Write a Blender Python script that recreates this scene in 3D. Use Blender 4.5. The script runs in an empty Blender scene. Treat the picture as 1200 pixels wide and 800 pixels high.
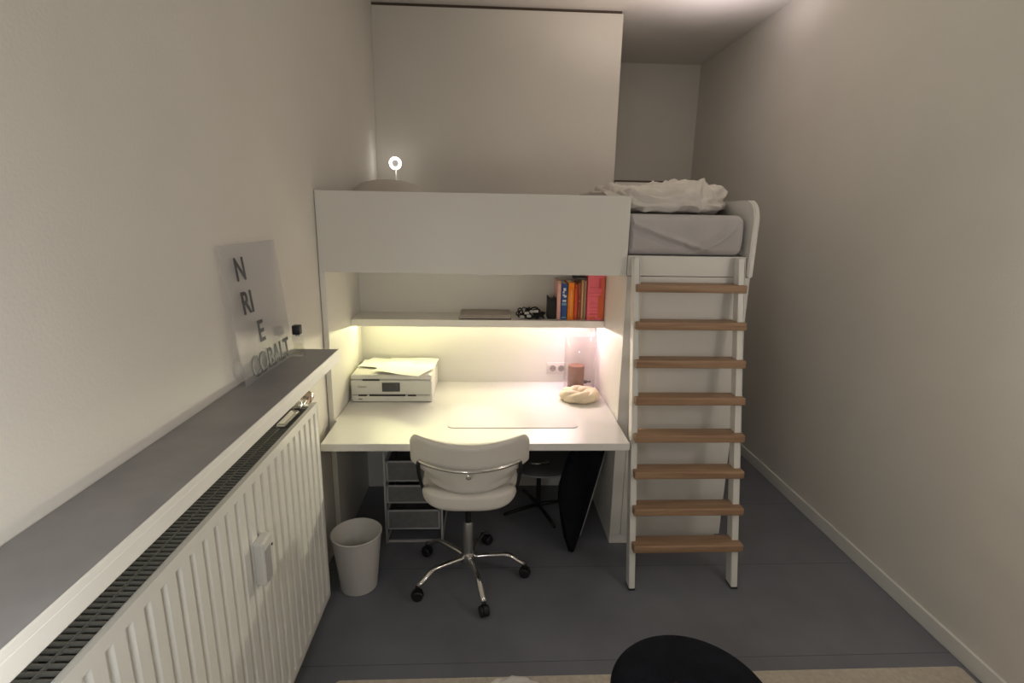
import bpy, bmesh, math, random
from mathutils import Vector, Matrix, noise
random.seed(7)
PI = math.pi
scene = bpy.context.scene
COL = scene.collection

# ---------------------------------------------------------------- camera
CAM_H, PITCH, YAW, ROLL, FPX = 1.784, math.radians(13.393), math.radians(2.778), math.radians(1.036), 617.5
fwd = Vector((math.sin(YAW) * math.cos(PITCH), math.cos(YAW) * math.cos(PITCH), -math.sin(PITCH)))
r0 = Vector((math.cos(YAW), -math.sin(YAW), 0))
u0 = r0.cross(fwd)
right = math.cos(ROLL) * r0 + math.sin(ROLL) * u0
up = math.cos(ROLL) * u0 - math.sin(ROLL) * r0
cam_data = bpy.data.cameras.new('camera')
cam = bpy.data.objects.new('camera', cam_data)
COL.objects.link(cam)
m = Matrix((right, up, -fwd)).transposed().to_4x4()
m.translation = Vector((0, 0, CAM_H))
cam.matrix_world = m
cam_data.sensor_fit = 'HORIZONTAL'
cam_data.sensor_width = 36.0
cam_data.lens = FPX / 1200 * 36
cam_data.clip_start = 0.02
scene.camera = cam

# ---------------------------------------------------------------- world, lights, exposure
w = bpy.data.worlds.new('world'); scene.world = w; w.use_nodes = True
w.node_tree.nodes['Background'].inputs[0].default_value = (0.02, 0.022, 0.03, 1)
w.node_tree.nodes['Background'].inputs[1].default_value = 0.3
vs = scene.view_settings
vs.view_transform = 'Standard'; vs.look = 'None'; vs.gamma = 1.0; vs.exposure = 0.0
try: vs.use_curve_mapping = False
except Exception: pass

def light(name, kind, loc, power, color, size=None, size_y=None, target=None, spot=None, blend=1.0):
    d = bpy.data.lights.new(name, kind); d.energy = power; d.color = color
    o = bpy.data.objects.new(name, d); COL.objects.link(o); o.location = loc
    if kind == 'AREA':
        if size_y: d.shape = 'RECTANGLE'; d.size = size; d.size_y = size_y
        else: d.shape = 'DISK'; d.size = size
    elif size is not None: d.shadow_soft_size = size
    if spot: d.spot_size = spot; d.spot_blend = blend
    if target is not None:
        o.rotation_euler = (Vector(target) - Vector(loc)).to_track_quat('-Z', 'Y').to_euler()
    return o
# the LED strip under the shelf (lengths of one strip, tinted from greenish to pinkish white), facing the room
LED = [(-0.50, (1.0, 0.97, 0.48), 2.5), (-0.05, (1.0, 0.94, 0.57), 2.8), (0.40, (1.0, 0.92, 0.58), 2.7)]
for x, c, p in LED:
    light('led_and_fill_light', 'AREA', (x, 3.20, 1.131), p, c, 0.42, 0.014, target=(x, 2.215, 1.30))
light('led_and_fill_light', 'AREA', (0.45, 3.20, 1.131), 2.0, (1.0, 0.66, 0.96), 0.30, 0.014, target=(0.5, 2.8, 0.9))
light('led_and_fill_light', 'SPOT', (0.30, 3.20, 1.126), 40, (1.0, 0.98, 0.72), 0.02, target=(-0.70, 1.60, 0.82), spot=math.radians(62))  # added spot, not a length of the strip, aimed to brighten the radiator
# unseen fill lights added to match the brightness: right, camera side, overhead, facing up
light('fill_right', 'POINT', (1.7, 1.0, 1.6), 10.5, (1.0, 0.90, 0.80), 0.15)
light('fill_camera_side', 'POINT', (-0.4, 0.2, 1.4), 13, (1.0, 1.0, 0.99), 0.15)
light('fill_overhead', 'POINT', (1.2, 0.5, 2.8), 3.6, (1.0, 1.0, 0.92), 0.15)
light('fill_above', 'POINT', (1.0, 2.5, 2.9), 2.9, (1.0, 1.0, 0.80), 0.10)
light('fill_upward', 'SPOT', (1.5, 3.6, 2.6), 16.7, (1.0, 0.86, 0.88), 0.10, target=(1.5, 3.601, 3.2), spot=math.radians(120))
light('fill_upward', 'SPOT', (0.9, 3.3, 2.5), 25, (1.0, 0.82, 0.71), 0.10, target=(0.9, 3.301, 3.2), spot=math.radians(150))

# ---------------------------------------------------------------- materials
def mat(name, color, rough=0.6, metal=0.0, spec=0.5, var=0.04, scale=6.0, bump=0.0, bscale=60.0,
        trans=0.0, ior=1.45, emit=None, estr=0.0, coat=0.0, sheen=0.0, alpha=1.0):
    m = bpy.data.materials.new(name); m.use_nodes = True
    nt = m.node_tree; b = nt.nodes['Principled BSDF']
    tc = nt.nodes.new('ShaderNodeTexCoord')
    n = nt.nodes.new('ShaderNodeTexNoise'); n.inputs['Scale'].default_value = scale; n.inputs['Detail'].default_value = 4
    nt.links.new(tc.outputs['Object'], n.inputs['Vector'])
    r = nt.nodes.new('ShaderNodeValToRGB')
    lo = [max(0, c * (1 - var)) for c in color]; hi = [min(1, c * (1 + var)) for c in color]
    r.color_ramp.elements[0].position = 0.3; r.color_ramp.elements[1].position = 0.7
    r.color_ramp.elements[0].color = (*lo, 1); r.color_ramp.elements[1].color = (*hi, 1)
    nt.links.new(n.outputs['Fac'], r.inputs['Fac'])
    nt.links.new(r.outputs['Color'], b.inputs['Base Color'])
    b.inputs['Roughness'].default_value = rough; b.inputs['Metallic'].default_value = metal
    b.inputs['Specular IOR Level'].default_value = spec
    b.inputs['Transmission Weight'].default_value = trans; b.inputs['IOR'].default_value = ior
    b.inputs['Coat Weight'].default_value = coat; b.inputs['Sheen Weight'].default_value = sheen
    b.inputs['Alpha'].default_value = alpha
    if emit: b.inputs['Emission Color'].default_value = (*emit, 1); b.inputs['Emission Strength'].default_value = estr
    if bump:
        n2 = nt.nodes.new('ShaderNodeTexNoise'); n2.inputs['Scale'].default_value = bscale; n2.inputs['Detail'].default_value = 3
        nt.links.new(tc.outputs['Object'], n2.inputs['Vector'])
        bp = nt.nodes.new('ShaderNodeBump'); bp.inputs['Strength'].default_value = bump; bp.inputs['Distance'].default_value = 0.01
        nt.links.new(n2.outputs['Fac'], bp.inputs['Height']); nt.links.new(bp.outputs['Normal'], b.inputs['Normal'])
    return m

def thin_glass(name, tint=(1, 1, 1), rough=0.03, body=0.0, ior=1.45):
    """clear sheet glass: see-through with Fresnel reflections, body = share of milky diffuse"""
    m = bpy.data.materials.new(name); m.use_nodes = True
    nt = m.node_tree; nt.nodes.remove(nt.nodes['Principled BSDF']); out = nt.nodes['Material Output']
    tc = nt.nodes.new('ShaderNodeTexCoord'); nz = nt.nodes.new('ShaderNodeTexNoise'); nz.inputs['Scale'].default_value = 8
    nt.links.new(tc.outputs['Object'], nz.inputs['Vector'])
    rp = nt.nodes.new('ShaderNodeValToRGB'); rp.color_ramp.elements[0].color = (*[c * .985 for c in tint], 1); rp.color_ramp.elements[1].color = (*tint, 1)
    nt.links.new(nz.outputs['Fac'], rp.inputs['Fac'])
    t = nt.nodes.new('ShaderNodeBsdfTransparent'); nt.links.new(rp.outputs['Color'], t.inputs[0])
    g = nt.nodes.new('ShaderNodeBsdfGlossy'); g.inputs['Roughness'].default_value = rough
    lw = nt.nodes.new('ShaderNodeLayerWeight'); lw.inputs['Blend'].default_value = 0.5
    pw = nt.nodes.new('ShaderNodeMath'); pw.operation = 'POWER'; pw.inputs[1].default_value = 4.0
    nt.links.new(lw.outputs['Facing'], pw.inputs[0])
    f = nt.nodes.new('ShaderNodeMath'); f.operation = 'MULTIPLY_ADD'; f.inputs[1].default_value = 1.0; f.inputs[2].default_value = 0.04
    nt.links.new(pw.outputs[0], f.inputs[0])
    mx = nt.nodes.new('ShaderNodeMixShader'); nt.links.new(f.outputs[0], mx.inputs[0]); nt.links.new(t.outputs[0], mx.inputs[1]); nt.links.new(g.outputs[0], mx.inputs[2])
    last = mx
    if body:
        d = nt.nodes.new('ShaderNodeBsdfDiffuse'); nt.links.new(rp.outputs['Color'], d.inputs[0])
        m2 = nt.nodes.new('ShaderNodeMixShader'); m2.inputs[0].default_value = body
        nt.links.new(mx.outputs[0], m2.inputs[1]); nt.links.new(d.outputs[0], m2.inputs[2]); last = m2
    nt.links.new(last.outputs[0], out.inputs['Surface'])
    return m

def wood_mat(name, a, c, axis_scale=(1.2, 26, 26), rough=0.5):
    m = bpy.data.materials.new(name); m.use_nodes = True
    nt = m.node_tree; b = nt.nodes['Principled BSDF']
    tc = nt.nodes.new('ShaderNodeTexCoord'); mp = nt.nodes.new('ShaderNodeMapping')
    mp.inputs['Scale'].default_value = axis_scale
    n = nt.nodes.new('ShaderNodeTexNoise'); n.inputs['Scale'].default_value = 2.2; n.inputs['Detail'].default_value = 6; n.inputs['Distortion'].default_value = 0.6
    r = nt.nodes.new('ShaderNodeValToRGB'); r.color_ramp.elements[0].position = 0.3; r.color_ramp.elements[1].position = 0.72
    r.color_ramp.elements[0].color = (*a, 1); r.color_ramp.elements[1].color = (*c, 1)
    nt.links.new(tc.outputs['Object'], mp.inputs['Vector']); nt.links.new(mp.outputs['Vector'], n.inputs['Vector'])
    nt.links.new(n.outputs['Fac'], r.inputs['Fac']); nt.links.new(r.outputs['Color'], b.inputs['Base Color'])
    b.inputs['Roughness'].default_value = rough
    return m

def floor_mat():
    m = mat('floor_linoleum', (0.170, 0.176, 0.205), 0.42, var=0.12, scale=3.0, bump=0.04, bscale=30)
    nt = m.node_tree; b = nt.nodes['Principled BSDF']
    ramp = [n for n in nt.nodes if n.type == 'VALTORGB'][0]
    tc = [n for n in nt.nodes if n.type == 'TEX_COORD'][0]
    sp = nt.nodes.new('ShaderNodeSeparateXYZ'); nt.links.new(tc.outputs['Object'], sp.inputs[0])
    md = nt.nodes.new('ShaderNodeMath'); md.operation = 'PINGPONG'; md.inputs[1].default_value = 0.30   # plank seams along X
    ad = nt.nodes.new('ShaderNodeMath'); ad.operation = 'ADD'; ad.inputs[1].default_value = -1.80
    nt.links.new(sp.outputs['Y'], ad.inputs[0]); nt.links.new(ad.outputs[0], md.inputs[0])
    lt = nt.nodes.new('ShaderNodeMath'); lt.operation = 'LESS_THAN'; lt.inputs[1].default_value = 0.0018
    nt.links.new(md.outputs[0], lt.inputs[0])
    mx = nt.nodes.new('ShaderNodeMix'); mx.data_type = 'RGBA'
    nt.links.new(lt.outputs[0], mx.inputs[0]); nt.links.new(ramp.outputs['Color'], mx.inputs[6])
    mx.inputs[7].default_value = (0.09, 0.095, 0.12, 1)
    nt.links.new(mx.outputs[2], b.inputs['Base Color'])
    return m

M = dict(
    wall=mat('wall_paint', (0.74, 0.71, 0.66), 0.75, var=0.02, scale=3, bump=0.12, bscale=120),
    ceil=mat('ceiling_paint', (0.74, 0.71, 0.67), 0.85, var=0.015, scale=2, bump=0.05, bscale=90),
    floor=floor_mat(),
    gap=mat('painted_shadow', (0.10, 0.075, 0.06), 0.9),  # dark colour standing in for shade along narrow lines
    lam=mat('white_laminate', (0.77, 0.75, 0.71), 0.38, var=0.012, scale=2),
    lam_lit=mat('white_laminate_lit', (0.83, 0.81, 0.77), 0.38, var=0.012, scale=2),  # same laminate, lightened to brighten the niche
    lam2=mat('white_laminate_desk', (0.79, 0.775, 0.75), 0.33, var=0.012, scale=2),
    white_metal=mat('white_enamel', (0.78, 0.77, 0.73), 0.3, var=0.015),
    oak=wood_mat('oak_rung', (0.27, 0.155, 0.09), (0.42, 0.27, 0.165)),
    sheet=mat('grey_sheet', (0.49, 0.46, 0.47), 0.9, var=0.05, scale=9, bump=0.15, bscale=140, sheen=0.2),
    duvet=mat('white_duvet', (0.72, 0.67, 0.63), 0.92, var=0.03, scale=8, bump=0.1, bscale=120, sheen=0.2),
    pillow=mat('pillow_cotton', (0.62, 0.58, 0.53), 0.92, var=0.03, bump=0.1, bscale=100),
    chrome=mat('chrome', (0.72, 0.71, 0.70), 0.14, metal=1.0, var=0.01),
    steel=mat('brushed_steel', (0.36, 0.36, 0.36), 0.4, metal=0.9, var=0.03),
    black=mat('black_plastic', (0.012, 0.012, 0.014), 0.45, var=0.1),
    blackcloth=mat('black_fabric', (0.008, 0.009, 0.013), 0.95, spec=0.12, var=0.25, scale=14, bump=0.3, bscale=90),
    leather=mat('cream_leatherette', (0.74, 0.71, 0.66), 0.48, var=0.025, bump=0.1, bscale=110),
    print_white=mat('printer_plastic', (0.74, 0.74, 0.69), 0.4, var=0.01),
    print_top=mat('printer_lid_plastic', (0.80, 0.79, 0.74), 0.35, var=0.01),
    screen=mat('lcd_screen', (0.07, 0.075, 0.08), 0.2, var=0.05),
    slot=mat('dark_slot', (0.02, 0.02, 0.018), 0.6),
    ink=mat('grey_ink', (0.16, 0.16, 0.14), 0.6),
    paper=mat('paper_white', (0.88, 0.87, 0.86), 0.7, var=0.01),
    mag=mat('grey_paper_stack', (0.42, 0.38, 0.35), 0.7, var=0.08, scale=20),
    magd=mat('dark_cover', (0.12, 0.10, 0.09), 0.6),
    glass=thin_glass('clear_glass', (.97, .975, .97), .03),
    vglass=thin_glass('vase_glass', (.985, .965, .96), .04, .035),
    candle=mat('dusty_pink_wax', (0.19, 0.075, 0.05), 0.65, var=0.10, scale=14, bump=0.2, bscale=24),
    knot=mat('cream_cotton', (0.80, 0.69, 0.52), 0.85, var=0.06, scale=20, bump=0.3, bscale=120),
    socket=mat('socket_plastic', (0.74, 0.70, 0.67), 0.4, var=0.01),
    socketd=mat('socket_recess', (0.40, 0.36, 0.34), 0.5, var=0.02),
    stone=mat('grey_sill_stone', (0.27, 0.265, 0.27), 0.32, var=0.10, scale=9, bump=0.03, bscale=40),
    sill_white=mat('sill_white', (0.86, 0.85, 0.80), 0.5, var=0.02),
    bin=mat('bin_plastic', (0.60, 0.58, 0.56), 0.45, var=0.02),
    wire=mat('wire_grey_enamel', (0.46, 0.46, 0.48), 0.45, var=0.03),
    mesh=mat('drawer_mesh', (0.19, 0.19, 0.20), 0.7, var=0.1, scale=40),
    seatgrey=mat('dark_grey_seat', (0.10, 0.10, 0.105), 0.6, var=0.06),
    pale=mat('pale_edge', (0.36, 0.36, 0.40), 0.4),
    rug=mat('cream_rug_pile', (0.56, 0.50, 0.42), 0.95, var=0.10, scale=60, bump=0.5, bscale=220),
    cloth=mat('white_cotton_cloth', (0.80, 0.77, 0.73), 0.9, var=0.03, bump=0.15, bscale=80),
    led=mat('led_diffuser', (0.9, 0.9, 0.85), 0.5, emit=(1.0, 0.93, 0.75), estr=1.5),
    ring=mat('lamp_ring_glow', (0.95, 0.94, 0.9), 0.5, emit=(1.0, 0.95, 0.86), estr=9.0),
    grille=mat('radiator_grille', (0.22, 0.22, 0.20), 0.5, var=0.05),
    brass=mat('copper_nickel', (0.62, 0.50, 0.42), 0.25, metal=1.0, var=0.03),
    acr=thin_glass('acrylic_sheet', (.95, .95, .965), .10, .10),
    letter=mat('grey_lettering', (0.075, 0.08, 0.09), 0.5, var=0.25, scale=26),
    juice=thin_glass('pale_perfume', (.93, .94, .89), .05),
    alloc=mat('meter_plastic', (0.63, 0.62, 0.60), 0.45, var=0.01),
    alloc_d=mat('meter_plastic_face', (0.36, 0.36, 0.37), 0.45, var=0.02),
)
def bookmat(name, c): return mat('book_cover_' + name, c, 0.5, var=0.06, scale=30)

# ---------------------------------------------------------------- mesh helpers
class MB:
    def __init__(s): s.bm = bmesh.new()
    def box(s, x0, x1, y0, y1, z0, z1, bev=0.0, seg=2, rot=None, piv=None):
        r = bmesh.ops.create_cube(s.bm, size=1.0)
        vs_ = r['verts']
        for v in vs_:
            v.co = Vector(((x0 + x1) / 2 + v.co.x * (x1 - x0), (y0 + y1) / 2 + v.co.y * (y1 - y0), (z0 + z1) / 2 + v.co.z * (z1 - z0)))
        if bev:
            ed = list({e for v in vs_ for e in v.link_edges})
            rr = bmesh.ops.bevel(s.bm, geom=ed, offset=bev, segments=seg, affect='EDGES', profile=0.5)
            vs_ = list({v for f in rr['faces'] for v in f.verts} | {v for v in vs_ if v.is_valid})
        if rot is not None:
            bmesh.ops.rotate(s.bm, verts=vs_, cent=piv or (0, 0, 0), matrix=rot)
        return s
    def tube(s, pts, r, seg=10, cap=True, closed=False, flat=1.0):
        pts = [Vector(p) for p in pts]; n = len(pts)
        rad = r if isinstance(r, (list, tuple)) else [r] * n
        rings = []; prev = None
        for i, p in enumerate(pts):
            if closed: t = pts[(i + 1) % n] - pts[i - 1]
            else: t = pts[min(i + 1, n - 1)] - pts[max(i - 1, 0)]
            t.normalize()
            if prev is None:
                a = Vector((0, 0, 1)) if abs(t.z) < 0.9 else Vector((1, 0, 0))
                nrm = (a - t * a.dot(t)).normalized()
            else:
                nrm = (prev - t * prev.dot(t)).normalized()
            prev = nrm; bn = t.cross(nrm)
            rings.append([s.bm.verts.new(p + rad[i] * (math.cos(2 * PI * k / seg) * nrm * flat + math.sin(2 * PI * k / seg) * bn)) for k in range(seg)])
        for i in range(n if closed else n - 1):
            A, B = rings[i], rings[(i + 1) % n]
            for k in range(seg):
                s.bm.faces.new((A[k], A[(k + 1) % seg], B[(k + 1) % seg], B[k]))
        if cap and not closed:
            s.bm.faces.new(list(reversed(rings[0]))); s.bm.faces.new(rings[-1])
        return s
    def lathe(s, prof, c=(0, 0, 0), seg=40, axis='Z', mat3=None):
        rings = []
        cv = Vector(c)
        for (r, z) in prof:
            ring = []
            for k in range(seg):
                a = 2 * PI * k / seg
                p = Vector((r * math.cos(a), r * math.sin(a), z))
                if mat3 is not None: p = mat3 @ p
                ring.append(s.bm.verts.new(cv + p))
            rings.append(ring)
        for i in range(len(rings) - 1):
            for k in range(seg):
                s.bm.faces.new((rings[i][k], rings[i][(k + 1) % seg], rings[i + 1][(k + 1) % seg], rings[i + 1][k]))
        if prof[0][0] > 1e-6: s.bm.faces.new(list(reversed(rings[0])))
        if prof[-1][0] > 1e-6: s.bm.faces.new(rings[-1])
        bmesh.ops.remove_doubles(s.bm, verts=[v for r_ in (rings[0], rings[-1]) for v in r_], dist=1e-7)
        return s
    def prism(s, poly, d, origin=(0, 0, 0), ux=(1, 0, 0), uy=(0, 1, 0)):
        """extrude a polygon (in the ux,uy plane) along ux x uy by d"""
        o, ux, uy = Vector(origin), Vector(ux), Vector(uy); n = ux.cross(uy).normalized() * d
        a = [s.bm.verts.new(o + ux * p[0] + uy * p[1]) for p in poly]
        b = [s.bm.verts.new(o + ux * p[0] + uy * p[1] + n) for p in poly]
        s.bm.faces.new(list(reversed(a))); s.bm.faces.new(b); k = len(poly)
        for i in range(k): s.bm.faces.new((a[i], a[(i + 1) % k], b[(i + 1) % k], b[i]))
        return s
    def shell(s, fn, nu, nv, thick):
        """fn(u,v)->(point, normal); closed slab of given thickness behind the normal"""
        A = [[None] * (nv + 1) for _ in range(nu + 1)]; B = [[None] * (nv + 1) for _ in range(nu + 1)]
        for i in range(nu + 1):
            for j in range(nv + 1):
                p, n, t = fn(i / nu, j / nv)
                A[i][j] = s.bm.verts.new(Vector(p) + Vector(n) * t * thick * 0.5); B[i][j] = s.bm.verts.new(Vector(p) - Vector(n) * t * thick * 0.5)
        for i in range(nu):
            for j in range(nv):
                s.bm.faces.new((A[i][j], A[i + 1][j], A[i + 1][j + 1], A[i][j + 1]))
                s.bm.faces.new((B[i][j], B[i][j + 1], B[i + 1][j + 1], B[i + 1][j]))
        for i in range(nu):
            s.bm.faces.new((A[i][0], B[i][0], B[i + 1][0], A[i + 1][0])); s.bm.faces.new((A[i][nv], A[i + 1][nv], B[i + 1][nv], B[i][nv]))
        for j in range(nv):
            s.bm.faces.new((A[0][j], A[0][j + 1], B[0][j + 1], B[0][j])); s.bm.faces.new((A[nu][j], B[nu][j], B[nu][j + 1], A[nu][j + 1]))
        return s
    def build(s, name, material, parent=None, smooth=False, origin=None, sub=0, auto=None):
        bmesh.ops.recalc_face_normals(s.bm, faces=s.bm.faces)
        me = bpy.data.meshes.new(name)
        pw = Vector((0, 0, 0))
        if parent is not None:
            p = parent
            while p is not None: pw += p.location; p = p.parent
        if origin is None and parent is None and len(s.bm.verts):
            xs = [v.co.x for v in s.bm.verts]; ys = [v.co.y for v in s.bm.verts]; zs = [v.co.z for v in s.bm.verts]
            origin = ((min(xs) + max(xs)) / 2, (min(ys) + max(ys)) / 2, min(zs))
        off = pw if parent is not None else Vector(origin)
        bmesh.ops.translate(s.bm, verts=s.bm.verts, vec=-off)
        s.bm.to_mesh(me); s.bm.free()
        if smooth or auto:
            for p in me.polygons: p.use_smooth = True
        if auto:
            me.set_sharp_from_angle(angle=math.radians(auto))
        me.materials.append(material)
        o = bpy.data.objects.new(name, me); COL.objects.link(o)
        if parent is not None: o.parent = parent
        else: o.location = off
        if sub:
            md = o.modifiers.new('subdivision', 'SUBSURF'); md.levels = sub; md.render_levels = sub
        return o

def tag(o, label=None, cat=None, group=None, kind=None):
    if label: o['label'] = label
    if cat: o['category'] = cat
    if group: o['group'] = group
    if kind: o['kind'] = kind
    return o
def thing(name, loc, label, cat, group=None):
    o = bpy.data.objects.new(name, None); COL.objects.link(o); o.location = loc
    o.empty_display_size = 0.05
    return tag(o, label, cat, group)
def struct(o, label=None, cat=None): return tag(o, label, cat, kind='structure')

def text_mesh(body, size, material, name, parent, origin, ux, uy, depth=0.0008, align='LEFT', sx=1.0, bold=0.0):
    cu = bpy.data.curves.new('txt', 'FONT'); cu.body = body; cu.size = size; cu.extrude = depth; cu.align_x = align; cu.offset = bold
    to = bpy.data.objects.new('txt', cu); COL.objects.link(to)
    dg = bpy.context.evaluated_depsgraph_get(); dg.update()
    me = bpy.data.meshes.new_from_object(to.evaluated_get(dg))
    bpy.data.objects.remove(to); bpy.data.curves.remove(cu)
    ux, uy = Vector(ux).normalized(), Vector(uy).normalized(); n = ux.cross(uy)
    pw = Vector((0, 0, 0)); p = parent
    while p is not None: pw += p.location; p = p.parent
    for v in me.vertices:
        v.co = Vector(origin) + ux * v.co.x * sx + uy * v.co.y + n * v.co.z - pw
    me.materials.clear(); me.materials.append(material); me.name = name
    o = bpy.data.objects.new(name, me); COL.objects.link(o); o.parent = parent
    return o

# ---------------------------------------------------------------- room shell
XL, XR, ZC = -0.815, 2.0, 3.2
YF, YB, YBOX, XBOX = -1.6, 5.36, 4.10, 0.944
struct(MB().box(XL - .2, XR + .2, YF - .2, YB + .2, -0.2, 0).build('floor', M['floor'], origin=(0, 0, 0)), 'grey blue linoleum floor with thin plank seams', 'floor')
struct(MB().box(XL - .2, XR + .2, YF - .2, YB + .2, ZC, ZC + .2).build('ceiling', M['ceil']), 'white painted ceiling above the loft bed', 'ceiling')
struct(MB().box(XL - .2, XL, YF - .2, YB + .2, 0, ZC).build('wall_left', M['wall']), 'white wall on the left behind the windowsill and radiator', 'wall')
struct(MB().box(XR, XR + .2, YF - .2, YB + .2, 0, ZC).build('wall_right', M['wall']), 'white wall on the right beyond the ladder', 'wall')
struct(MB().box(XL, XR, YB, YB + .2, 0, ZC).build('wall_back', M['wall']), 'shadowed white back wall of the alcove right of the tall white panel', 'wall')
struct(MB().box(XL, XR, YF - .2, YF, 0, ZC).build('wall_front', M['wall']), 'white wall behind the viewer', 'wall')
struct(MB().box(XL, XBOX, YBOX, YB, 0, 3.180, bev=0.003).build('wall_middle', M['wall']), 'tall white wall panel rising behind the loft bed', 'wall')
struct(MB().box(XL, XBOX - .01, YBOX + .012, YB, 3.180, ZC).build('trim_1', M['gap']), 'thin strip coloured dark as the shade in the gap between the tall white panel and ceiling', 'trim')  # gap filled with dark colour for its shade
struct(MB().box(XR - .014, XR, YF, YB, 0, 0.08, bev=0.004).build('baseboard_right', M['white_metal']), 'white baseboard along the right wall', 'baseboard')

# ---------------------------------------------------------------- loft bed (built-in)
PF = 2.59                                   # front plane of the bed unit
bed = thing('loft_bed', (-0.06, 3.2, 0), 'white built-in loft bed with solid front guard panel over the desk niche', 'loft bed')
MB().box(-.812, .687, PF, PF + .022, 1.505, 1.886, bev=.002).build('front_panel', M['lam'], bed)
MB().box(-.812, -.785, PF, 3.275, 0, 1.504, bev=.0015).build('side_panel', M['lam_lit'], bed)
MB().box(-.785, .691, 3.258, 3.275, 0, 1.504).build('back_panel', M['lam_lit'], bed)
MB().box(-.785, .691, 3.018, 3.258, 1.149, 1.191, bev=.002).build('shelf', M['lam_lit'], bed)
MB().box(-.80, 1.286, PF + .023, 4.06, 1.506, 1.605).build('bed_platform', M['lam'], bed)
MB().box(.690, 1.286, PF, PF + .022, 1.506, 1.605, bev=.0015).build('base_rail', M['lam'], bed)
pts = [(2.565, 1.506)]
for k in range(0, 9):
    a = PI - k * PI / 16
    pts.append((2.565 + .085 + .085 * math.cos(a), 1.795 + .085 * math.sin(a)))
pts += [(4.06, 1.880), (4.06, 1.506)]
e = MB().prism(pts, .028, origin=(1.288, 0, 0), ux=(0, 1, 0), uy=(0, 0, 1))
bmesh.ops.bevel(e.bm, geom=[x for x in e.bm.edges if abs(x.verts[0].co.x - x.verts[1].co.x) < 1e-6], offset=.006, segments=3, affect='EDGES')
e.build('end_board', M['lam'], bed, auto=40)
bb = MB().box(XBOX + .003, 1.316, 4.062, 4.098, 1.506, 2.045)
bb.build('back_board', M['lam'], bed)
tag(MB().box(XBOX + .003, 1.316, 4.060, 4.098, 2.045, 2.058).build('shadow_strip', M['gap'], bed), 'dark strip painted as the shadow line along the back board top')  # painted shadow line, no separate cap on the board
MB().box(-.812, -.40, 3.96, 4.098, 1.606, 1.905, bev=.003).build('headboard_ledge', M['lam'], bed)
MB().box(-.05, 0.00, PF - .003, PF + .004, 1.498, 1.506, bev=.001).build('latch', M['lam2'], bed)

cab = thing('storage_cabinet', (1.0, 2.9, 0), 'white storage cabinet standing behind the ladder under the bed end', 'cabinet')
MB().box(.692, 1.316, PF + .02, 3.258, .058, 1.503).build('body', M['lam'], cab)
MB().box(.692, .750, PF, PF + .02, .058, 1.503, bev=.001).build('stile', M['lam'], cab)
MB().box(.752, 1.316, PF, PF + .02, .058, 1.503, bev=.0015).build('door', M['lam'], cab)
MB().box(.694, 1.296, PF + .012, 3.2, 0, .058).build('plinth', M['lam'], cab)

# ---------------------------------------------------------------- desk
d = MB().prism([(-.769, 2.300), (.683, 2.300), (.683, 2.588), (.690, 2.592), (.690, 3.256), (-.783, 3.256), (-.783, 2.592), (-.769, 2.588)], .036, origin=(0, 0, .704))
bmesh.ops.bevel(d.bm, geom=[x for x in d.bm.edges if abs(x.verts[0].co.z - x.verts[1].co.z) < 1e-6], offset=.002, segments=2, affect='EDGES')
tag(d.build('desk', M['lam2']), 'deep white desk top fitted into the niche under the loft bed', 'desk')

# LED strip under the shelf
led = thing('led_strip', (-.05, 3.2, 1.145), 'glowing LED strip fixed under the white shelf', 'light')
MB().box(-.775, .680, 3.188, 3.212, 1.139, 1.1488).build('profile', M['white_metal'], led)
MB().box(-.772, .677, 3.191, 3.209, 1.1355, 1.139).build('diffuser', M['led'], led)

# ---------------------------------------------------------------- ladder
lad = thing('ladder', (.98, 2.21, 0), 'white leaning loft ladder with eight brown wooden rungs', 'ladder')
def ly(z): return 2.213 + .219 * z
def rail_bm(x0, x1):
    b = MB()
    hw = .030
    b.prism([(ly(0.006) - hw * 0 , .006), (ly(.006) + .062, .006), (ly(1.600) + .020, 1.600), (ly(1.600) - .032, 1.600), (ly(1.600) - .032, 1.59)], x1 - x0, origin=(x0, 0, 0), ux=(0, 1, 0), uy=(0, 0, 1))
    bmesh.ops.bevel(b.bm, geom=list(b.bm.edges), offset=.003, segments=2, affect='EDGES', clamp_overlap=True)
    return b
for x0, x1 in ((.706, .736), (1.220, 1.252)):
    rail_bm(x0, x1).build('rail', M['white_metal'], lad, auto=40)
    MB().box(x0 - .001, x1 + .001, ly(0) - .002, ly(0) + .064, 0, .008, bev=.002).build('foot', M['black'], lad)
RZ = [1.457, 1.280, 1.100, .924, .747, .574, .398, .222]
for z in RZ:
    yf = 2.18 + .219 * z - .012
    MB().box(.716, 1.258, yf, yf + .092, z - .019, z + .019, bev=.005, seg=3).build('rung', M['oak'], lad, auto=40)

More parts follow.
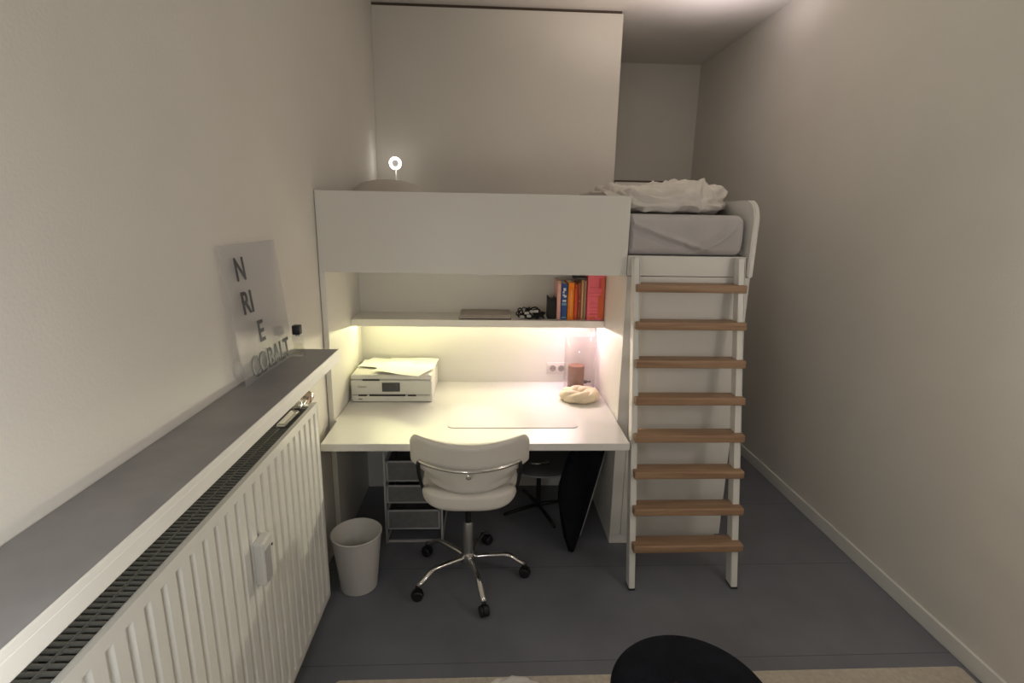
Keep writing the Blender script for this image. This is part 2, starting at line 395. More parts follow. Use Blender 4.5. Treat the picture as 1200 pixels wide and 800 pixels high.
# ---------------------------------------------------------------- mattress, duvet, pillow, ring lamp
def rounded_block(x0, x1, y0, y1, z0, z1, r, nx, ny, nz):
    """subdivided box with rounded edges; returns MB"""
    b = MB()
    def fill(fn, a, c):
        g = [[b.bm.verts.new(fn(i / a, j / c)) for j in range(c + 1)] for i in range(a + 1)]
        for i in range(a):
            for j in range(c): b.bm.faces.new((g[i][j], g[i + 1][j], g[i + 1][j + 1], g[i][j + 1]))
    L = lambda p, q, t: p + (q - p) * t
    def ease(t, L_, r_):   # more samples near the ends
        return t
    fill(lambda s, t: (L(x0, x1, s), y0, L(z0, z1, t)), nx, nz); fill(lambda s, t: (L(x0, x1, s), y1, L(z0, z1, t)), nx, nz)
    fill(lambda s, t: (x0, L(y0, y1, s), L(z0, z1, t)), ny, nz); fill(lambda s, t: (x1, L(y0, y1, s), L(z0, z1, t)), ny, nz)
    fill(lambda s, t: (L(x0, x1, s), L(y0, y1, t), z0), nx, ny); fill(lambda s, t: (L(x0, x1, s), L(y0, y1, t), z1), nx, ny)
    bmesh.ops.remove_doubles(b.bm, verts=b.bm.verts, dist=1e-5)
    for v in b.bm.verts:
        c = Vector((min(max(v.co.x, x0 + r), x1 - r), min(max(v.co.y, y0 + r), y1 - r), min(max(v.co.z, z0 + r), z1 - r)))
        dd = v.co - c
        if dd.length > 1e-9: v.co = c + dd * (r / max(dd.length, r)) if dd.length > r else v.co
    return b
mt = rounded_block(-.785, 1.266, 2.618, 3.95, 1.607, 1.806, .034, 220, 60, 28)
def sst(a, b, x):
    t = min(max((x - a) / (b - a), 0), 1); return t * t * (3 - 2 * t)
for v in mt.bm.verts:
    if v.co.y < 2.66:
        f = sst(.692, .705, v.co.x) * (1 - sst(2.618, 2.66, v.co.y))
        zt = (v.co.z - 1.607) / .199; xx = (v.co.x - .69) / .57
        bulge = .036 * f * math.sin(PI * min(max(zt, .08), .92)) ** .4
        # sheet folds: one long diagonal, one short at the right corner
        dist = zt - (.80 - 1.15 * xx + .30 * xx * xx)
        fold = math.exp(-(dist / .055) ** 2) * (1 - sst(.62, .80, xx)) - .9 * math.exp(-((dist + .12) / .07) ** 2) * (1 - sst(.6, .8, xx))
        d2 = (xx - .93) + .42 * (1 - zt) ** 2 * .9
        fold += .7 * (math.exp(-(d2 / .03) ** 2) - math.exp(-((d2 + .05) / .04) ** 2)) * (1 - sst(.55, .9, zt))
        v.co.y -= bulge + f * fold * .017
mt = tag(mt.build('mattress', M['sheet'], auto=60), 'mattress in a grey fitted sheet with diagonal crease at the ladder opening', 'mattress')

# duvet: crumpled heap
dv = MB(); bmesh.ops.create_icosphere(dv.bm, subdivisions=6, radius=1.0)
cx, cy, cz = .905, 3.03, 1.812
for v in dv.bm.verts:
    p = v.co.copy()
    q = Vector((math.copysign(abs(p.x) ** .72, p.x), math.copysign(abs(p.y) ** .8, p.y), math.copysign(abs(p.z) ** .85, p.z)))
    hgt = .142 + .055 * sst(-.15, .55, q.x) - .015 * sst(.6, 1, q.x)
    base = Vector((q.x * .382, q.y * .385, (.046 + q.z * (hgt - .046)) if q.z > 0 else .046 * (1 + q.z)))
    s1 = noise.noise(Vector((base.x * 4.0 + 3, base.y * 4, base.z * 6)))
    rid = 0
    for (fr, am, of) in ((6.0, .038, 1.7), (11, .028, 4.2), (22, .012, 8.8)):
        wv = Vector((base.x * fr * .62 + of, base.y * fr * .55, (base.z + base.x * .25) * fr * 1.6)) + Vector((s1, s1 * .6, s1)) * 1.3
        rid += am * ((1 - abs(noise.noise(wv)) * 2.4) - .45)
    n = Vector((p.x / .375, p.y / .385, p.z / .2)).normalized()
    up_ = sst(-.05, .25, p.z)
    base += n * (rid * (.55 + .45 * up_) * sst(-.95, -.45, p.z) + s1 * .016)
    base.z = max(base.z, 0.0 + .0)
    v.co = Vector((cx, cy, cz - .006)) + base
    lim = 1.806 + .001
    v.co.z = max(v.co.z, lim); v.co.x = min(v.co.x, 1.2865)
tag(dv.build('duvet', M['duvet'], smooth=True), 'crumpled white duvet bunched up on the foot of the loft bed', 'duvet')

pl = MB(); bmesh.ops.create_icosphere(pl.bm, subdivisions=5, radius=1.0)
for v in pl.bm.verts:
    p = v.co
    q = Vector((math.copysign(abs(p.x) ** .5, p.x), math.copysign(abs(p.y) ** .5, p.y), p.z))
    k = noise.noise(Vector((p.x * 2.2, p.y * 2.2, p.z * 2 + 5))) * .012
    v.co = Vector((-.600 + q.x * .205, 3.44 + q.y * .31, 1.889 + q.z * (.080 + .018 * (1 - q.x * q.x) * (1 - q.y * q.y)) + k * (p.z + 1) * .5))
    v.co.z = max(v.co.z, 1.807)
tag(pl.build('pillow', M['pillow'], smooth=True), 'beige pillow lying on the far left end of the loft bed', 'pillow')

rl = thing('ring_lamp', (-.668, 4.02, 1.905), 'small round ring lamp glowing white at the head of the bed', 'lamp')
MB().lathe([(0, 0), (.042, 0), (.044, .004), (.040, .010), (.008, .014), (0, .014)], (-.668, 4.02, 1.9055), 32).build('base', M['white_metal'], rl, auto=40)
MB().tube([(-.668, 4.03, 1.915), (-.668, 4.034, 2.00), (-.668, 4.03, 2.10)], .0045).build('stem', M['white_metal'], rl, smooth=True)
facing = Matrix.Rotation(math.radians(90 + 6), 3, 'X') @ Matrix.Rotation(0, 3, 'Z')
rc = (-.668, 4.012, 2.137)
MB().tube([Vector(rc) + facing @ Vector((.0345 * math.cos(a), .0345 * math.sin(a), 0)) for a in [2 * PI * k / 40 for k in range(40)]], .0160, 12, closed=True, flat=.55).build('ring', M['ring'], rl, smooth=True)
MB().tube([Vector(rc) + Vector((0, .011, 0)) + facing @ Vector((.0345 * math.cos(a), .0345 * math.sin(a), 0)) for a in [2 * PI * k / 40 for k in range(40)]], .0164, 12, closed=True, flat=.5).build('housing', M['white_metal'], rl, smooth=True)
MB().lathe([(0, -.006), (.0195, -.006), (.0195, .004), (0, .004)], Vector(rc) + Vector((0, .008, 0)), 24, mat3=facing).build('center_plate', M['steel'], rl, auto=40)

# ---------------------------------------------------------------- windowsill and radiator
sl = thing('windowsill', (-.72, 1.3, 1.19), 'grey stone windowsill with white front edge above the radiator', 'windowsill')
MB().box(-.813, -.622, -.4, 2.166, 1.216, 1.230, bev=.001).build('slab', M['stone'], sl)
MB().box(-.813, -.618, -.4, 2.168, 1.180, 1.216, bev=.002).build('fascia', M['sill_white'], sl)
MB().box(-.622, -.618, -.4, 2.168, 1.216, 1.231, bev=.0005).build('edge', M['sill_white'], sl)

rd = thing('radiator', (-.73, 1.2, 0), 'white ribbed panel radiator mounted on the left wall under the windowsill', 'radiator')
Y0, Y1, Z0, Z1, XF = .25, 2.032, .150, 1.043, -.680
# front plate profile with vertical pressed channels
pitch = .0550; prof = []
y = Y1 - .035
chan = []
while y - pitch > Y0 + .03:
    chan.append(y); y -= pitch
def plate(x_front, mb):
    # cross-section in Y: list of (y, depth)
    sec = [(Y1, .0)]
    for c in chan:
        sec += [(c, 0), (c - .003, .013), (c - .018, .013), (c - .023, 0)]
    sec += [(Y0, 0)]
    zl = [Z0, Z0 + .034, Z0 + .046, Z1 - .046, Z1 - .032, Z1]
    rows = []
    for z in zl:
        inner = (Z0 + .04 < z < Z1 - .04)
        rows.append([mb.bm.verts.new((x_front - (dp if inner else 0), yy, z)) for yy, dp in sec])
    for a, b in zip(rows, rows[1:]):
        for i in range(len(sec) - 1): mb.bm.faces.new((a[i], a[i + 1], b[i + 1], b[i]))
    return mb
pb = plate(XF, MB())
pb.box(XF - .016, XF - .0138, Y0, Y1, Z0, Z1)
pb.build('front_plate', M['white_metal'], rd, auto=30)
MB().box(XF - .012, XF, Y1 - .003, Y1, Z0, Z1).box(XF - .012, XF, Y0, Y0 + .003, Z0, Z1).box(XF - .012, XF + .0008, Y0, Y1, Z1 - .006, Z1 + .001).box(XF - .012, XF, Y0, Y1, Z0 - .001, Z0 + .004).build('plate_edge', M['white_metal'], rd)
MB().box(-.800, -.792, Y0, Y1, Z0, Z1).build('rear_plate', M['white_metal'], rd)
MB().box(-.796, -.690, Y1 - .006, Y1 - .002, Z0 + .02, Z1 - .015).build('side_cover', M['white_metal'], rd)
g = MB()
yy = Y0 + .03
while yy < Y1 - .03:
    g.box(-.790, -.694, yy, yy + .004, Z1 - .022, Z1 - .014); yy += .016
for x in (-.790, -.742, -.695): g.box(x - .0015, x + .0015, Y0 + .02, Y1 - .02, Z1 - .020, Z1 - .012)
g.build('grille', M['grille'], rd)
cv = MB()
yy = Y0 + .03
while yy < Y1 - .03:
    cv.box(-.786, -.70, yy, yy + .0015, Z0 + .03, Z1 - .03); yy += .022
cv.build('convector_fins', M['grille'], rd)
vv = MB().tube([(-.735, 1.94, 1.02), (-.735, 2.00, 1.035), (-.735, 2.07, 1.045)], .010, 12)
vv.lathe([(0, 0), (.015, 0), (.018, .006), (.018, .03), (.013, .036), (0, .036)], (-.735, 1.955, 1.045), 20, mat3=Matrix.Rotation(math.radians(-80), 3, 'X'))
vv.build('valve', M['chrome'], rd, auto=40)
MB().lathe([(0, 0), (.018, 0), (.024, .008), (.024, .034), (.019, .042), (0, .042)], (-.735, 2.062, 1.043), 24, mat3=Matrix.Rotation(math.radians(-80), 3, 'X')).build('valve_knob', M['brass'], rd, auto=40)
MB().tube([(-.735, 2.075, 1.045), (-.735, 2.125, 1.04), (-.745, 2.14, 1.0), (-.755, 2.14, .6), (-.755, 2.14, .0)], .009, 10).build('pipe', M['white_metal'], rd, smooth=True)
MB().box(-.755, -.72, 1.80, 1.95, 1.024, 1.044, bev=.008).build('bleed_bracket', M['chrome'], rd)
al = MB().box(-.681, -.648, 1.385, 1.452, .700, .842, bev=.006).build('heat_meter', M['alloc'], rd)
MB().box(-.650, -.6465, 1.392, 1.430, .708, .815, bev=.001).build('meter_window', M['alloc_d'], al)
MB().lathe([(0, 0), (.004, 0), (.004, .003), (0, .003)], (-.649, 1.442, .805), 12, mat3=Matrix.Rotation(PI / 2, 3, 'Y')).build('meter_screw', M['slot'], al)
for yb in (.6, 1.7): MB().box(-.812, -.80, yb, yb + .04, .3, .95).build('wall_bracket', M['white_metal'], rd)

# perfume bottle on the sill
pf = thing('perfume_bottle', (-.745, 2.055, 1.230), 'small clear glass perfume bottle with black cap on the windowsill', 'bottle')
b = MB().box(-.767, -.723, 2.041, 2.069, 1.2305, 1.312, bev=.004, seg=3); b.build('bottle', M['glass'], pf, auto=40)
MB().box(-.762, -.728, 2.046, 2.064, 1.239, 1.280, bev=.003).build('liquid', M['juice'], pf)
MB().tube([(-.745, 2.055, 1.312), (-.745, 2.055, 1.320)], .008, 16).build('collar', M['chrome'], pf)
MB().box(-.760, -.730, 2.040, 2.070, 1.318, 1.354, bev=.003).build('cap', M['black'], pf, auto=40)

# clear sign leaning on the wall
sg = thing('lettered_sign', (-.79, 1.9, 1.231), 'clear acrylic sign with grey capital letters leaning on the left wall', 'sign')
SB, ST = -.778, -.806                     # x at the bottom and at the top
def spt(y, h): return Vector((SB + (ST - SB) * h / .45, y - h * .17 * .45 / .45 * .5, 1.2315 + h))
s_ = MB()
A = [spt(1.66, 0), spt(2.085, 0), spt(2.085, .45), spt(1.66, .45)]
nn = Vector((.45, 0, .028)).normalized() * .004
va = [s_.bm.verts.new(p) for p in A]; vb = [s_.bm.verts.new(p + nn) for p in A]
s_.bm.faces.new(va); s_.bm.faces.new(list(reversed(vb)))
for i in range(4): s_.bm.faces.new((va[i], vb[i], vb[(i + 1) % 4], va[(i + 1) % 4]))
s_.build('sheet', M['acr'], sg)
uy = (spt(1.66, .45) - spt(1.66, 0)).normalized()
for body, ytxt, h, size, sx in (('N', 1.735, .335, .105, .9), ('RI', 1.735, .225, .105, .95), ('E', 1.81, .115, .105, .95), ('COBALT', 1.715, .012, .098, .88)):
    text_mesh(body, size, M['letter'], 'lettering', sg, spt(ytxt, h) + nn * 1.25, (0, 1, 0), uy, depth=.0006, sx=sx, bold=.0018)

# ---------------------------------------------------------------- printer
pr = thing('printer', (-.53, 3.0, .740), 'white inkjet printer with grey screen on the left of the desk', 'printer')
PX0, PX1, PY0, PY1 = -.768, -.310, 2.870, 3.215
b = MB().box(PX0, PX1, PY0, PY1, .7405, .868, bev=.010, seg=3); b.build('body', M['print_white'], pr, auto=40)
MB().box(PX0 + .002, PX1 - .002, PY0 + .006, PY1 - .004, .870, .899, bev=.008, seg=3).build('scanner_lid', M['print_top'], pr, auto=40)
sc = MB().box(-.592, -.492, PY0 - .004, PY0 + .004, .803, .856, bev=.002).build('touchscreen', M['screen'], pr)
MB().box(PX0 + .010, PX1 - .010, PY0 - .0025, PY0 + .003, .7835, .785).build('panel_seam', M['ink'], pr)
tr = MB().box(PX0 + .012, PX1 - .012, PY0 - .005, PY0 + .004, .745, .778, bev=.003).build('paper_tray', M['print_white'], pr)
MB().box(-.725, -.678, PY0 - .006, PY0, .7775, .7855).box(-.664, -.462, PY0 - .006, PY0, .7775, .7865).box(-.448, -.402, PY0 - .006, PY0, .7775, .7855).build('slot', M['slot'], pr)
MB().box(-.700, -.606, PY0 - .001, PY0 + .008, .8675, .8725).build('lid_gap', M['slot'], pr)
text_mesh('Canon', .018, M['ink'], 'logo', pr, (-.728, PY0 - .0006, .826), (1, 0, 0), (0, 0, 1), depth=.0004)
MB().box(-.726, -.704, PY0 - .006, PY0 - .0045, .7575, .763).build('model_mark', M['ink'], pr)

def sheet(name, label, c, rot, z, lift, group='loose papers on the printer', L=.297, W=.21):
    f = MB(); ca, sa = math.cos(rot), math.sin(rot)
    def fn(u, v):
        x = (u - .5) * L; yv = (v - .5) * W
        h = lift * (max(0, u - .55) / .45) ** 2 * (1 - v) + .002 * math.sin(u * 7 + v * 3)
        return (c[0] + x * ca - yv * sa, c[1] + x * sa + yv * ca, z + h), (0, 0, 1), 1.0
    f.shell(fn, 16, 12, .0009)
    return tag(f.build(name, M['paper'], smooth=False), label, 'paper', group)
sheet('paper_sheet', 'white paper sheet lying lowest on the back right of the printer lid', (-.455, 3.125), math.radians(-3), .9035, .0)
sheet('paper_sheet', 'white paper sheet turned to the left on the printer lid', (-.590, 3.085), math.radians(-14), .9085, .0)
sheet('paper_sheet', 'topmost white paper sheet with a corner over the printer front', (-.475, 2.955), math.radians(-22), .9140, .0)

# ---------------------------------------------------------------- things on the desk
def rrect(x0, x1, y0, y1, r, n=6):
    P = []
    for cx_, cy_, a0 in ((x1 - r, y0 + r, -90), (x1 - r, y1 - r, 0), (x0 + r, y1 - r, 90), (x0 + r, y0 + r, 180)):
        for k in range(n + 1):
            a = math.radians(a0 + 90 * k / n); P.append((cx_ + r * math.cos(a), cy_ + r * math.sin(a)))
    return P
dm = MB().prism(rrect(-.196, .468, 2.488, 2.86, .03), .0025, origin=(0, 0, .7405))
tag(dm.build('desk_mat', mat('desk_mat_white', (0.83, 0.79, 0.78), .5, var=.01)), 'white rectangular desk mat at the front of the desk', 'desk mat')

vs_o = thing('glass_vase', (.572, 3.11, .740), 'tall clear glass cylinder vase on the right of the desk', 'vase')
R = .096
MB().lathe([(0, 0), (R - .004, 0), (R, .004), (R, .352), (R - .002, .354), (R - .0040, .352), (R - .0040, .008), (0, .008)], (.572, 3.11, .7405), 56).build('cylinder', M['vglass'], vs_o, auto=50)
cd = thing('pillar_candle', (.55, 3.10, .749), 'dusty pink pillar candle standing inside the glass vase', 'candle')
cb = MB()
prof = [(0, 0)]
for k in range(21):
    t = k / 20; prof.append((.050 + .0022 * math.sin(t * 6 * 2 * PI), .002 + t * .146))
prof += [(.044, .150), (.0, .146)]
cb.lathe(prof, (.55, 3.10, .7495), 40); cb.build('wax', M['candle'], cd, smooth=True)
MB().tube([(.55, 3.10, .894), (.551, 3.10, .904), (.553, 3.10, .908)], .0012, 6).build('wick', M['black'], cd)

# cream twisted ring
kn = MB()
for ph in (0, PI * .66, PI * 1.33):
    P = []
    for k in range(72):
        a = 2 * PI * k / 72
        rr = .062 + .017 * math.cos(2.5 * 2 * a * .4 * 1.0 + ph) ; zz = .028 + .013 * math.sin(2 * a + ph)
        P.append((.543 + rr * 1.18 * math.cos(a), 2.915 + rr * .92 * math.sin(a), .7420 + zz))
    kn.tube(P, .0265, 12, closed=True, flat=1.0)
for v in kn.bm.verts: v.co.z = max(v.co.z, .7408)
tag(kn.build('braided_ring', M['knot'], smooth=True), 'cream braided fabric ring lying in front of the glass vase', 'ornament')

lt = thing('lighter', (.63, 3.228, .740), 'small black lighter lying behind the glass vase at the niche back', 'lighter')
MB().box(.598, .645, 3.220, 3.236, .7405, .760, bev=.003).build('body', M['black'], lt, auto=40)
MB().box(.645, .672, 3.223, 3.233, .746, .756, bev=.002).build('tip', M['black'], lt)

so = thing('wall_socket', (.448, 3.255, .79), 'white double wall socket low on the niche back beside the vase', 'socket')
MB().box(.385, .515, 3.249, 3.2575, .795, .872, bev=.003).build('plate', M['socket'], so, auto=40)
for x in (.424, .478):
    o_ = MB().lathe([(0, 0), (.0185, 0), (.0205, .002), (.0185, .0022), (.017, .0008), (0, .0008)], (x, 3.2488, .834), 28, mat3=Matrix.Rotation(PI / 2, 3, 'X')).build('outlet', M['socketd'], so, auto=40)
    MB().tube([(x - .007, 3.2475, .834), (x - .007, 3.2490, .834)], .0026, 8).tube([(x + .007, 3.2475, .834), (x + .007, 3.2490, .834)], .0026, 8).build('pin_hole', M['slot'], o_)

# ---------------------------------------------------------------- shelf contents
ZS = 1.1915
def book(name, label, x0, x1, y0, h, dep, cover, pages=True, marks=None):
    t = thing(name, ((x0 + x1) / 2, y0 + dep / 2, ZS), label, 'book', 'books on the shelf under the bed')
    th = min(.0022, (x1 - x0) * .15)
    c_ = MB()
    c_.prism([(x0, y0 + dep), (x0, y0 + .003), (x0 + .002, y0), (x1 - .002, y0), (x1, y0 + .003), (x1, y0 + dep), (x1 - th, y0 + dep), (x1 - th, y0 + th + .002), (x0 + th, y0 + th + .002), (x0 + th, y0 + dep)], h, origin=(0, 0, ZS))
    c_.build('cover', cover, t)
    MB().box(x0 + th, x1 - th, y0 + th + .002, y0 + dep - .004, ZS + .003, ZS + h - .004).build('pages', M['paper'], t)
    if marks:
        for mk in marks:
            col, quads = mk
            for (a, b_, z0, z1) in quads:
                MB().box(x0 + (x1 - x0) * a, x0 + (x1 - x0) * b_, y0 - .0006, y0 + .001, ZS + h * z0, ZS + h * z1).build('spine_print', col, t)
    return t
white_pr = mat('spine_white', (0.78, 0.80, 0.82), .6); lblue = mat('spine_light_blue', (0.20, 0.36, 0.56), .6)
dpr = mat('spine_dark_red', (0.33, 0.035, 0.03), .6); peach = mat('spine_peach', (0.86, 0.50, 0.26), .6)
pinkp = mat('spine_magenta', (0.74, 0.09, 0.13), .6); redor = mat('spine_red_orange', (0.80, 0.17, 0.07), .6); tanp = mat('spine_tan', (0.58, 0.38, 0.22), .6)
book('book', 'thin pale pink book leftmost in the row of books', .410, .432, 3.055, .228, .17, bookmat('pale_pink', (0.76, 0.42, 0.38)), marks=[(tanp, [(.1, .9, .93, .99)])])
book('book', 'blue book with white marks on its spine', .434, .470, 3.055, .213, .16, bookmat('blue', (0.030, 0.085, 0.29)),
     marks=[(white_pr, [(.30, .70, .80, .88), (.2, .5, .74, .79), (.4, .85, .62, .68), (.2, .55, .66, .71), (.2, .8, .50, .55)]), (lblue, [(.08, .92, .40, .47), (.08, .92, .03, .08)])])
book('book', 'bright orange book between the blue and the red orange book', .473, .508, 3.050, .220, .17, bookmat('orange', (0.95, 0.26, 0.012)), marks=[(peach, [(.45, .6, .1, .8)])])
book('book', 'narrow red orange book right of the bright orange book', .510, .530, 3.055, .210, .16, bookmat('red_orange', (0.66, 0.10, 0.035)), marks=[(dpr, [(.1, .9, .90, .93)])])
book('book', 'dark red brown book in the middle right of the row', .532, .549, 3.055, .218, .16, bookmat('dark_red', (0.36, 0.09, 0.05)), marks=[(dpr, [(.2, .6, .25, .7)]), (peach, [(.1, .9, .5, .52)])])
book('book', 'thin tan book with a pale spine stripe', .551, .566, 3.055, .236, .16, bookmat('tan', (0.52, 0.30, 0.15)), marks=[(peach, [(.3, .6, .05, .95)])])
book('book', 'grey brown book right next to the thick pink red book', .568, .584, 3.055, .232, .16, bookmat('grey_brown', (0.38, 0.29, 0.20)), marks=[(dpr, [(.7, 1, .0, .98)])])
book('book', 'tall thick pink red book rightmost in the row', .587, .688, 3.045, .268, .185, bookmat('pink_red', (0.94, 0.19, 0.25)),
     marks=[(pinkp, [(.12, .82, .72, .73), (.12, .82, .60, .61), (.12, .82, .52, .53), (.1, .8, .36, .37), (.1, .8, .28, .29), (.1, .8, .2, .21), (.15, .6, .12, .15), (.62, .78, .70, .93)]), (redor, [(.80, .98, .02, .95), (.62, .80, .05, .55), (.1, .5, .03, .08)])])
nb = thing('notebook', (.54, 3.10, ZS + .24), 'small black notebook lying flat on top of the tan books', 'notebook')
MB().box(.512, .585, 3.06, 3.18, ZS + .2365, ZS + .2505, bev=.001).build('cover', M['black'], nb)
MB().box(.5125, .583, 3.0588, 3.1812, ZS + .239, ZS + .248).build('pages', M['magd'], nb)

bx = thing('black_box', (.381, 3.1, ZS), 'small upright black box left of the row of books', 'box')
MB().box(.358, .405, 3.07, 3.15, ZS, ZS + .118, bev=.002).build('body', M['black'], bx)
MB().box(.3575, .366, 3.069, 3.151, ZS + .112, ZS + .132, bev=.001).box(.397, .4055, 3.069, 3.151, ZS + .112, ZS + .128, bev=.001).build('flap', M['black'], bx)

# tangle of black cord with light beads
tg = thing('tangled_cable', (.25, 3.1, ZS), 'tangled black cable with pale plugs in the middle of the shelf', 'cable')
P = []; rr = random.Random(3)
ph = [rr.uniform(0, 6.28) for _ in range(8)]
for k in range(260):
    t = k / 260 * 2 * PI
    P.append((.243 + .068 * math.sin(7 * t + ph[0]) * (.6 + .4 * math.cos(2 * t)), 3.10 + .05 * math.cos(5 * t + ph[1]), ZS + .006 + .034 * (1 + math.sin(11 * t + ph[2])) * (.55 + .45 * math.cos(3 * t + ph[3]) ** 2) * (.9)))
MB().tube(P, .0042, 8, closed=True).build('cord', M['black'], tg, smooth=True)
P = [(.29 + .045 * math.sin(9 * k / 60 * PI) * .5 + k / 60 * .03, 3.09 + .03 * math.cos(7 * k / 60 * PI), ZS + .007 + .016 * (1 + math.sin(13 * k / 60 * PI))) for k in range(61)]
MB().tube(P, .0055, 8).build('lead', M['black'], tg, smooth=True)
for (x, y, z) in ((.222, 3.07, .052), (.262, 3.06, .043), (.205, 3.055, .010), (.245, 3.05, .016), (.287, 3.055, .045), (.232, 3.05, .034)):
    MB().box(x - .013, x + .013, y - .008, y + .008, ZS + z - .0035, ZS + z + .012, bev=.003).build('plug', mat('cable_plug_grey', (.42, .42, .44), .4), tg)

def mag(label, x0, x1, y0, y1, z, h, m1, rotz):
    return tag(MB().box(x0, x1, y0, y1, z, z + h, bev=.001, rot=Matrix.Rotation(math.radians(rotz), 3, 'Z'), piv=((x0 + x1) / 2, (y0 + y1) / 2, z)).build('magazine', m1), label, 'magazine', 'magazines stacked on the shelf')
mag('dark magazine at the bottom of the stack on the shelf', -.166, .140, 3.030, 3.235, ZS, .006, M['magd'], 0)
mag('grey magazine in the middle of the stack on the shelf', -.163, .136, 3.034, 3.235, ZS + .0062, .011, M['mag'], .6)
mag('topmost grey magazine of the stack on the shelf', -.160, .138, 3.040, 3.236, ZS + .0174, .008, M['mag'], -.5)

# ---------------------------------------------------------------- office chair
CX, CY = -.087, 2.335
ch = thing('office_chair', (CX, CY, 0), 'cream padded swivel office chair with chrome base pulled up to the desk', 'chair')
# back pad: curved, wide at the top, narrowing down
def back_fn(u, v):
    s = (u - .5) * 2; t = v
    hw = .216 + .054 * sst(.10, .42, t)
    corner = 1 - .0 * t
    x = CX + .012 + s * hw
    ends = abs(s) ** 2.2
    z = .570 + .255 * t + (.016 * ends if t > .6 else .016 * ends * (t / .6)) + .030 * abs(s) ** 2 * (1 - sst(0, .5, t))
    # rounded corners
    k = max(0, abs(s) - .86) / .14
    z -= .045 * (k ** 2) * sst(.55, 1, t); z += .05 * (k ** 2) * (1 - sst(0, .45, t))
    y = 2.130 - .018 * t + .105 * abs(s) ** 2.0 + .02 * (1 - t)
    n = Vector((-.42 * s, -1, .10)).normalized()
    e = min(1, min(1 - abs(s), .14) / .14 * 1.0 + .25) ; f = min(1, min(t, 1 - t) / .10 + .35)
    return (x, y, z), n, (math.sqrt(max(e, 0)) * math.sqrt(f))
MB().shell(back_fn, 44, 22, .062).build('backrest', M['leather'], ch, smooth=True, sub=1)
# seat
seat = MB(); bmesh.ops.create_icosphere(seat.bm, subdivisions=5, radius=1.0)
for v in seat.bm.verts:
    p = v.co; ex = .48
    q = Vector((math.copysign(abs(p.x) ** ex, p.x), math.copysign(abs(p.y) ** ex, p.y), math.copysign(abs(p.z) ** .75, p.z)))
    wv = .236 - .018 * (1 - (q.y + 1) / 2)
    z = .512 + q.z * .046
    z += .030 * sst(-.3, -1, q.y) * (1 if q.z > 0 else .1) + .030 * abs(q.x) ** 3
    v.co = Vector((CX + .01 + q.x * wv, 2.345 + q.y * .222, z))
seat.build('seat', M['leather'], ch, smooth=True)
# chrome back rail and its side brackets
pts = []
for k in range(25):
    s = -1 + 2 * k / 24
    pts.append((CX + .012 + s * .226, 2.074 + .098 * abs(s) ** 2.0, .712 + .004 * abs(s) ** 2.0))
MB().tube(pts, .0085, 12).build('back_rail', M['chrome'], ch, smooth=True)
for sgn in (-1, 1):
    MB().tube([(CX + .012 + sgn * .225, 2.173, .716), (CX + .012 + sgn * .229, 2.170, .700), (CX + .012 + sgn * .227, 2.176, .655), (CX + .012 + sgn * .222, 2.20, .60), (CX + .012 + sgn * .214, 2.235, .535), (CX + .012 + sgn * .15, 2.25, .468), (CX + .04 * sgn, 2.30, .452)], [.009, .0095, .009, .008, .008, .009, .010], 10).build('back_bracket', M['black'], ch, smooth=True)
MB().lathe([(0, 0), (.013, 0), (.013, .006), (.008, .010), (0, .010)], (CX + .012, 2.066, .695), 20, mat3=Matrix.Rotation(PI / 2, 3, 'X')).build('rail_knob', M['chrome'], ch, auto=40)
MB().box(CX - .07, CX + .07, CY - .10, CY + .10, .438, .470, bev=.012).build('mechanism', M['black'], ch, auto=40)
MB().tube([(CX + .05, CY, .455), (CX + .17, CY + .02, .452), (CX + .235, CY + .02, .447)], [.005, .005, .009], 10).build('height_lever', M['black'], ch, smooth=True)
MB().tube([(CX, CY, .30), (CX, CY, .445)], .014, 20).build('gas_lift', M['black'], ch, smooth=False)
MB().lathe([(0, 0), (.026, 0), (.026, .165), (.021, .172), (0, .172)], (CX, CY, .142), 28).build('column', M['steel'], ch, auto=40)
MB().lathe([(0, 0), (.026, 0), (.034, .010), (.036, .055), (.030, .066), (0, .066)], (CX, CY, .078), 28).build('hub', M['chrome'], ch, auto=40)
for k in range(5):
    a = math.radians(-1.5 + 72 * k); ca, sa = math.cos(a), math.sin(a)
    P = []; rad = []
    for i in range(13):
        t = i / 12; r_ = .028 + t * .258
        z = .118 + .010 * math.sin(t * PI * .8) - .050 * sst(.60, 1.0, t)
        P.append((CX + r_ * ca, CY + r_ * sa, z)); rad.append(.0155 - .004 * t if t < .6 else .0131 + .002 * math.sin((t - .6) / .4 * PI))
    leg = MB().tube(P, rad, 12, flat=.8).build('leg', M['chrome'], ch, smooth=True)
    px, py = CX + .286 * ca, CY + .286 * sa
    rot = Matrix.Rotation(a + random.uniform(-.6, .6), 3, 'Z')
    cs = MB()
    for off in (-.013, .013):
        cs.lathe([(0, -.009), (.021, -.009), (.0255, -.005), (.0255, .005), (.021, .009), (0, .009)], Vector((px, py, .0258)) + rot @ Vector((0, off, 0)), 24, mat3=rot @ Matrix.Rotation(PI / 2, 3, 'X'))
    hood = [(-.027, .018)] + [(.030 * math.cos(PI - q * PI / 10), .026 + .032 * math.sin(q * PI / 10)) for q in range(0, 11)] + [(.027, .018)]
    cs.prism(hood, .012, origin=Vector((px, py, 0)) + rot @ Vector((0, .006, 0)), ux=rot @ Vector((1, 0, 0)), uy=(0, 0, 1))
    cs.tube([(px, py, .05), (px, py, .070)], .009, 12)
    cs.build('caster', M['black'], ch, auto=40)

